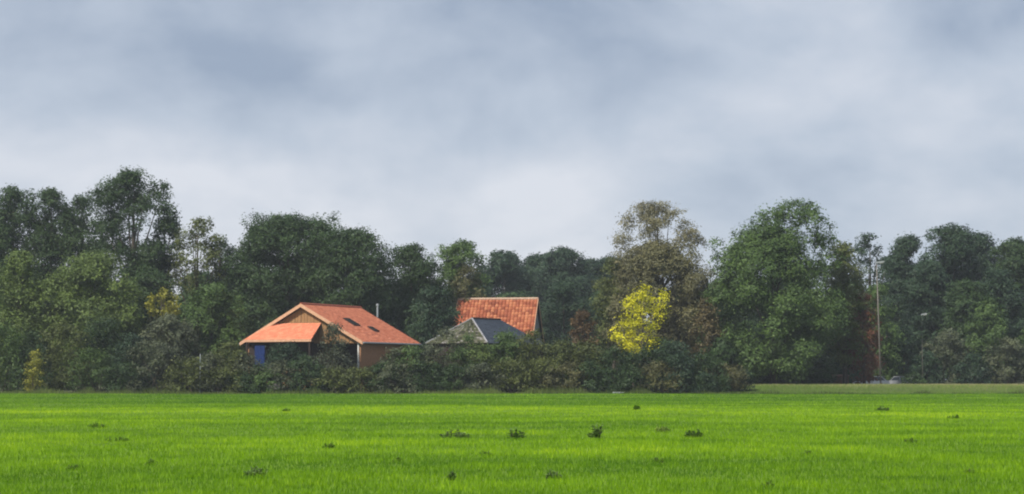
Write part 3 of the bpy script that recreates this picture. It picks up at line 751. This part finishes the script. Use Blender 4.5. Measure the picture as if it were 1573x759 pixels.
# ------------------------------------------------------------------ cars behind the bank
def car(x, D_, rz, paint, label, scale=1.0, zb=0.0):
    p = at(x, HOR, D_)
    root = empty('parked_car', (p.x, D_, zb), label, 'car', 'cars on the road behind the bank', rz=rz)
    root.scale = (scale,) * 3
    W = .86
    prof = [(-2.05, .30), (-2.08, .62), (-1.95, .86), (-1.05, .98), (-.35, 1.44), (.2, 1.50), (1.1, 1.47), (1.75, 1.08), (2.02, .98), (2.08, .55), (2.0, .28)]
    low = [q for q in prof]
    b = MB()
    body = [(-2.05, .30), (-2.08, .62), (-1.95, .86), (-1.05, .98), (1.8, 1.02), (2.02, .95), (2.08, .55), (2.0, .28)]
    b.poly([(q[0], -W, q[1]) for q in body], (0, 2 * W, 0))
    b.build('body', paint, root)
    rf = MB(); ri = W - .12
    rf.poly([(-.42, -ri, 1.42), (.2, -ri, 1.48), (1.1, -ri, 1.45), (1.12, -ri, 1.52), (.2, -ri, 1.55), (-.42, -ri, 1.48)], (0, 2 * ri, 0)); rf.build('roof', paint, root)
    MB().poly([(-1.02, -W + .06, .985), (-.42, -ri - .005, 1.44), (-.42, ri + .005, 1.44), (-1.02, W - .06, .985)], (.03, 0, -.02)).build('windscreen', M['glass'], root)
    MB().poly([(1.74, -W + .06, 1.03), (1.12, -ri, 1.46), (1.12, ri, 1.46), (1.74, W - .06, 1.03)], (-.03, 0, -.02)).build('rear_window', M['glass'], root)
    for s in (-1, 1):
        for (xa, xb, xc, xd) in ((-.9, .1, .1, -.34), (.2, 1.55, 1.05, .2)):
            MB().poly([(xa, s * (W - .03), 1.01), (xb, s * (W - .03), 1.015), (xc, s * (ri + .01), 1.43), (xd, s * (ri + .01), 1.43)], (0, -s * .03, 0)).build('side_window', M['glass'], root)
        for xx in (.15, -.98, 1.62):
            tp = {.15: .15, -.98: -.40, 1.62: 1.08}[xx]
            MB().tube([(xx, s * (W - .02), .98), (tp, s * (ri + .02), 1.46)], [.045, .04], 6).build('pillar', paint, root)
        for xx in (-1.3, 1.3):
            w_ = MB().tube([(xx, s * (W - .16), .31), (xx, s * (W + .02), .31)], [.31, .31], 16).build('wheel', M['rubber'], root)
            MB().tube([(xx, s * (W + .02), .31), (xx, s * (W + .035), .31)], [.19, .18], 12).build('rim', M['zinc'], w_)
        MB().box(-2.10, -2.03, s * .62 - .16, s * .62 + .16, .62, .76).build('headlight', M['lamp_glass'], root)
    return root
car(1338, 236.5, 0.15, M['car_white'], 'white hatchback parked at the foot of the tall street lamp', zb=.32)
car(1390, 244, 2.3, M['car_silver'], 'silver car behind the bank past the tall street lamp', zb=.32)
car(1172, 239, 0.05, M['car_white'], 'white car mostly hidden by the bank under the massive tree', zb=.32)

shrub('low dark bramble before the silver car', None, 1402, 574, 34, 233.5, DK, 'dome', n=8, rr=(.22, .32), leaf=.2, zbase=.3)
# brown kiosk by the road
p = at(1291, 580, 235.5)
ki = empty('kiosk', (p.x, 235.5, 0), 'small brown plank sided kiosk by the road beside the massive tree', 'kiosk')
MB().box(-.85, .85, -.6, .6, -.6, 1.85).build('wall', M['brown_wood'], ki)
for k in range(6):
    MB().box(-.88, .88, -.63, -.602, .1 + k * .29, .36 + k * .29).build('plank', M['brown_wood'], ki)
MB().poly([(-.98, -.75, 1.86), (.98, -.75, 1.86), (.98, .75, 1.98), (-.98, .75, 1.98)], (0, 0, .07)).build('roof', M['brown_wood'], ki)

# ------------------------------------------------------------------ odds and ends in and before the hedge
p = at(308, 545, 203.2)
MB_ = MB().tube([(0, 0, -.3), (0.02, 0, p.z)], [.06, .05], 7).tube([(0.02, 0, p.z), (0.02, 0, p.z + .05)], [.07, .03], 7)
tag(MB_.build('post', M['zinc'], None, (p.x, 203.0, 0)), 'thin pale grey post standing in the hedge beside olive shrubs', 'post')
p = at(972, 566, 203)
tag(MB().tube([(0, 0, -.3), (.03, 0, .9), (.0, 0, 1.8), (.06, 0, p.z)], [.10, .085, .06, .03], 7).build('post', M['bark'], None, (p.x, 202.7, 0)), 'dark weathered stake in front of the dark hedge below the yellow tree', 'post')
# pale plank on the field edge
p = at(951, 606, 199.5)
pb = MB().box(-.6, .6, -.12, .12, 0.0, .10).box(-.55, -.45, -.09, .09, -.5, -.002).box(.45, .55, -.09, .09, -.5, -.002)
tag(pb.build('plank_bridge', M['zinc'], None, (p.x, 200.6, .12)), 'short pale plank lying across the ditch below the yellow tree', 'plank')
# pale sheet covered heap in the hedge
rs = np.random.default_rng(77)
bm = bmesh.new(); bmesh.ops.create_icosphere(bm, subdivisions=3, radius=1)
for v_ in bm.verts:
    c_n = v_.co.normalized()
    k = 1 + .16 * math.sin(c_n.x * 7 + 1) * math.cos(c_n.y * 6) + .08 * math.sin(c_n.z * 13 + c_n.x * 9)
    v_.co = Vector((c_n.x * .72 * k, c_n.y * .5 * k, max(c_n.z, -.25) * .5 * k + .1))
me = bpy.data.meshes.new('heap'); bm.to_mesh(me); bm.free(); me.materials.append(mat_noise('pale_sheet', (.20, .17, .17), (.32, .28, .28), 3, .6))
p = at(418, 592, 202.8)
tag(obj('covered_heap', me, None, (p.x, 202.8, p.z - .35)), 'small pale sheet covered heap low in the hedge', 'heap')

# ------------------------------------------------------------------ weeds in the field
WM = mat_leaf('weed_leaf', .25, .5, 1.7)
def weed(x, y, wpx, hpx, label, color, kind='upright', group=None):
    SEED[0] += 1
    rs = np.random.default_rng(SEED[0])
    # distance from where it meets the field
    b = (PH / 2 - y) / F
    D_ = EYE / -((sp_ + b * cp) / (cp - b * sp_))
    s = mpp(D_); W, H = wpx * s * 0.85, hpx * s * (1.0 if kind == 'upright' else 1.25)
    p = at(x, y, D_)
    root = empty('weed', (p.x, D_, float(field_z(p.x, D_)) - .01), label, 'weed', group)
    V, Fc, T = [], [], []
    stems = MB()
    ns = 7 if kind == 'upright' else 14
    for i in range(ns):
        a = rs.uniform(0, 2 * np.pi); q = math.sqrt(rs.random()) * W / 2
        bx_, by_ = q * math.cos(a), q * math.sin(a) * .8
        hh = H * rs.uniform(.55, 1.0) * (1 - .5 * (q / (W / 2)) ** 2)
        tx, ty = bx_ + rs.uniform(-.25, .25) * hh, by_ + rs.uniform(-.25, .25) * hh
        stems.tube([(bx_, by_, 0), ((bx_ + tx) / 2, (by_ + ty) / 2, hh * .55), (tx, ty, hh)], [.012, .009, .004], 4)
        nl = 17 if kind == 'upright' else 18
        for k in range(nl):
            t_ = rs.uniform(.08, 1); c = np.array([bx_ + (tx - bx_) * t_, by_ + (ty - by_) * t_, hh * t_])
            d = np.array([*rs.standard_normal(2), rs.uniform(-.1, .7)]); d /= np.linalg.norm(d)
            ll = min(H, .45) * rs.uniform(.25, .5) * (1.2 - .5 * t_)
            sd = np.cross(d, [0, 0, 1.0]); sd /= np.linalg.norm(sd) + 1e-6
            n0 = len(V)
            V += [c, c + d * ll * .5 + sd * ll * .22 + [0, 0, .02], c + d * ll, c + d * ll * .5 - sd * ll * .22 + [0, 0, .02]]
            Fc.append((n0, n0 + 1, n0 + 2, n0 + 3)); T.append(rs.random())
    V = np.array(V); V[:, 2] = np.maximum(V[:, 2], .01)
    obj('leaves', make_mesh('leaves', V, np.array(Fc), WM, T), root, color=color)
    stems.build('stems', M['bark'], root)['kind'] = 'stuff'
WD = (0.075, 0.155, 0.03); WGm = (0.11, 0.19, 0.06); WP = (0.26, 0.36, 0.11)
weed(790, 674, 30, 22, 'dark upright leafy weed, bushiest plant standing alone in the field', WD)
weed(918, 675, 30, 26, 'tall weed with pale stalks among dark leaves, standing in the grass', WGm)
weed(1067, 673, 30, 14, 'low very dark compact weed in the field next to pale stalked weeds', WD, 'flat')
weed(700, 673, 54, 13, 'wide flat patch of grey green weed leaves in the field', WGm, 'flat')
weed(1017, 664, 22, 14, 'small thin pale stalked weed between two dark weeds', WP)
weed(692, 740, 18, 13, 'small black looking weed tuft closest to the short near grass', WD, 'flat')
weed(850, 737, 26, 11, 'low weed with pale leaf edges in the near grass', WGm, 'flat')
weed(395, 735, 46, 14, 'spreading broad leaved weed with pale tips in the near grass', WGm, 'flat')
weed(1355, 632, 26, 8, 'distant low dark weed far out in the bright strip', WD, 'flat')
gw = 'small scattered weed tufts in the field'
for x, y, w_, h_2 in ((150, 659, 36, 9), (178, 679, 40, 9), (115, 722, 34, 9), (978, 631, 9, 9), (1465, 643, 20, 7), (505, 690, 26, 9), (232, 715, 24, 9), (1010, 712, 20, 8), (1180, 748, 24, 9), (745, 700, 18, 8), (1400, 682, 24, 8), (610, 712, 16, 8), (1490, 730, 26, 8), (1240, 700, 16, 7), (440, 634, 14, 6)):
    weed(x, y, w_, h_2, 'small dull green weed tuft in the bright grass', (0.12, 0.25, 0.015), 'flat', gw)

# ------------------------------------------------------------------ haze
hb = MB().box(-1600, 1600, -1500, 1700, -1.8, 27.5)
hm = bpy.data.materials.new('haze'); hm.use_nodes = True
t = hm.node_tree; t.nodes.clear()
ho = t.nodes.new('ShaderNodeOutputMaterial'); pv = t.nodes.new('ShaderNodeVolumePrincipled')
pv.inputs['Color'].default_value = (0.84, 0.91, 1.0, 1); pv.inputs['Density'].default_value = 0.00023; pv.inputs['Anisotropy'].default_value = 0.1
t.links.new(pv.outputs[0], ho.inputs['Volume'])
tag(hb.build('haze', hm), 'thin pale bluish haze in the air over the whole field and wood', 'haze', kind='stuff')
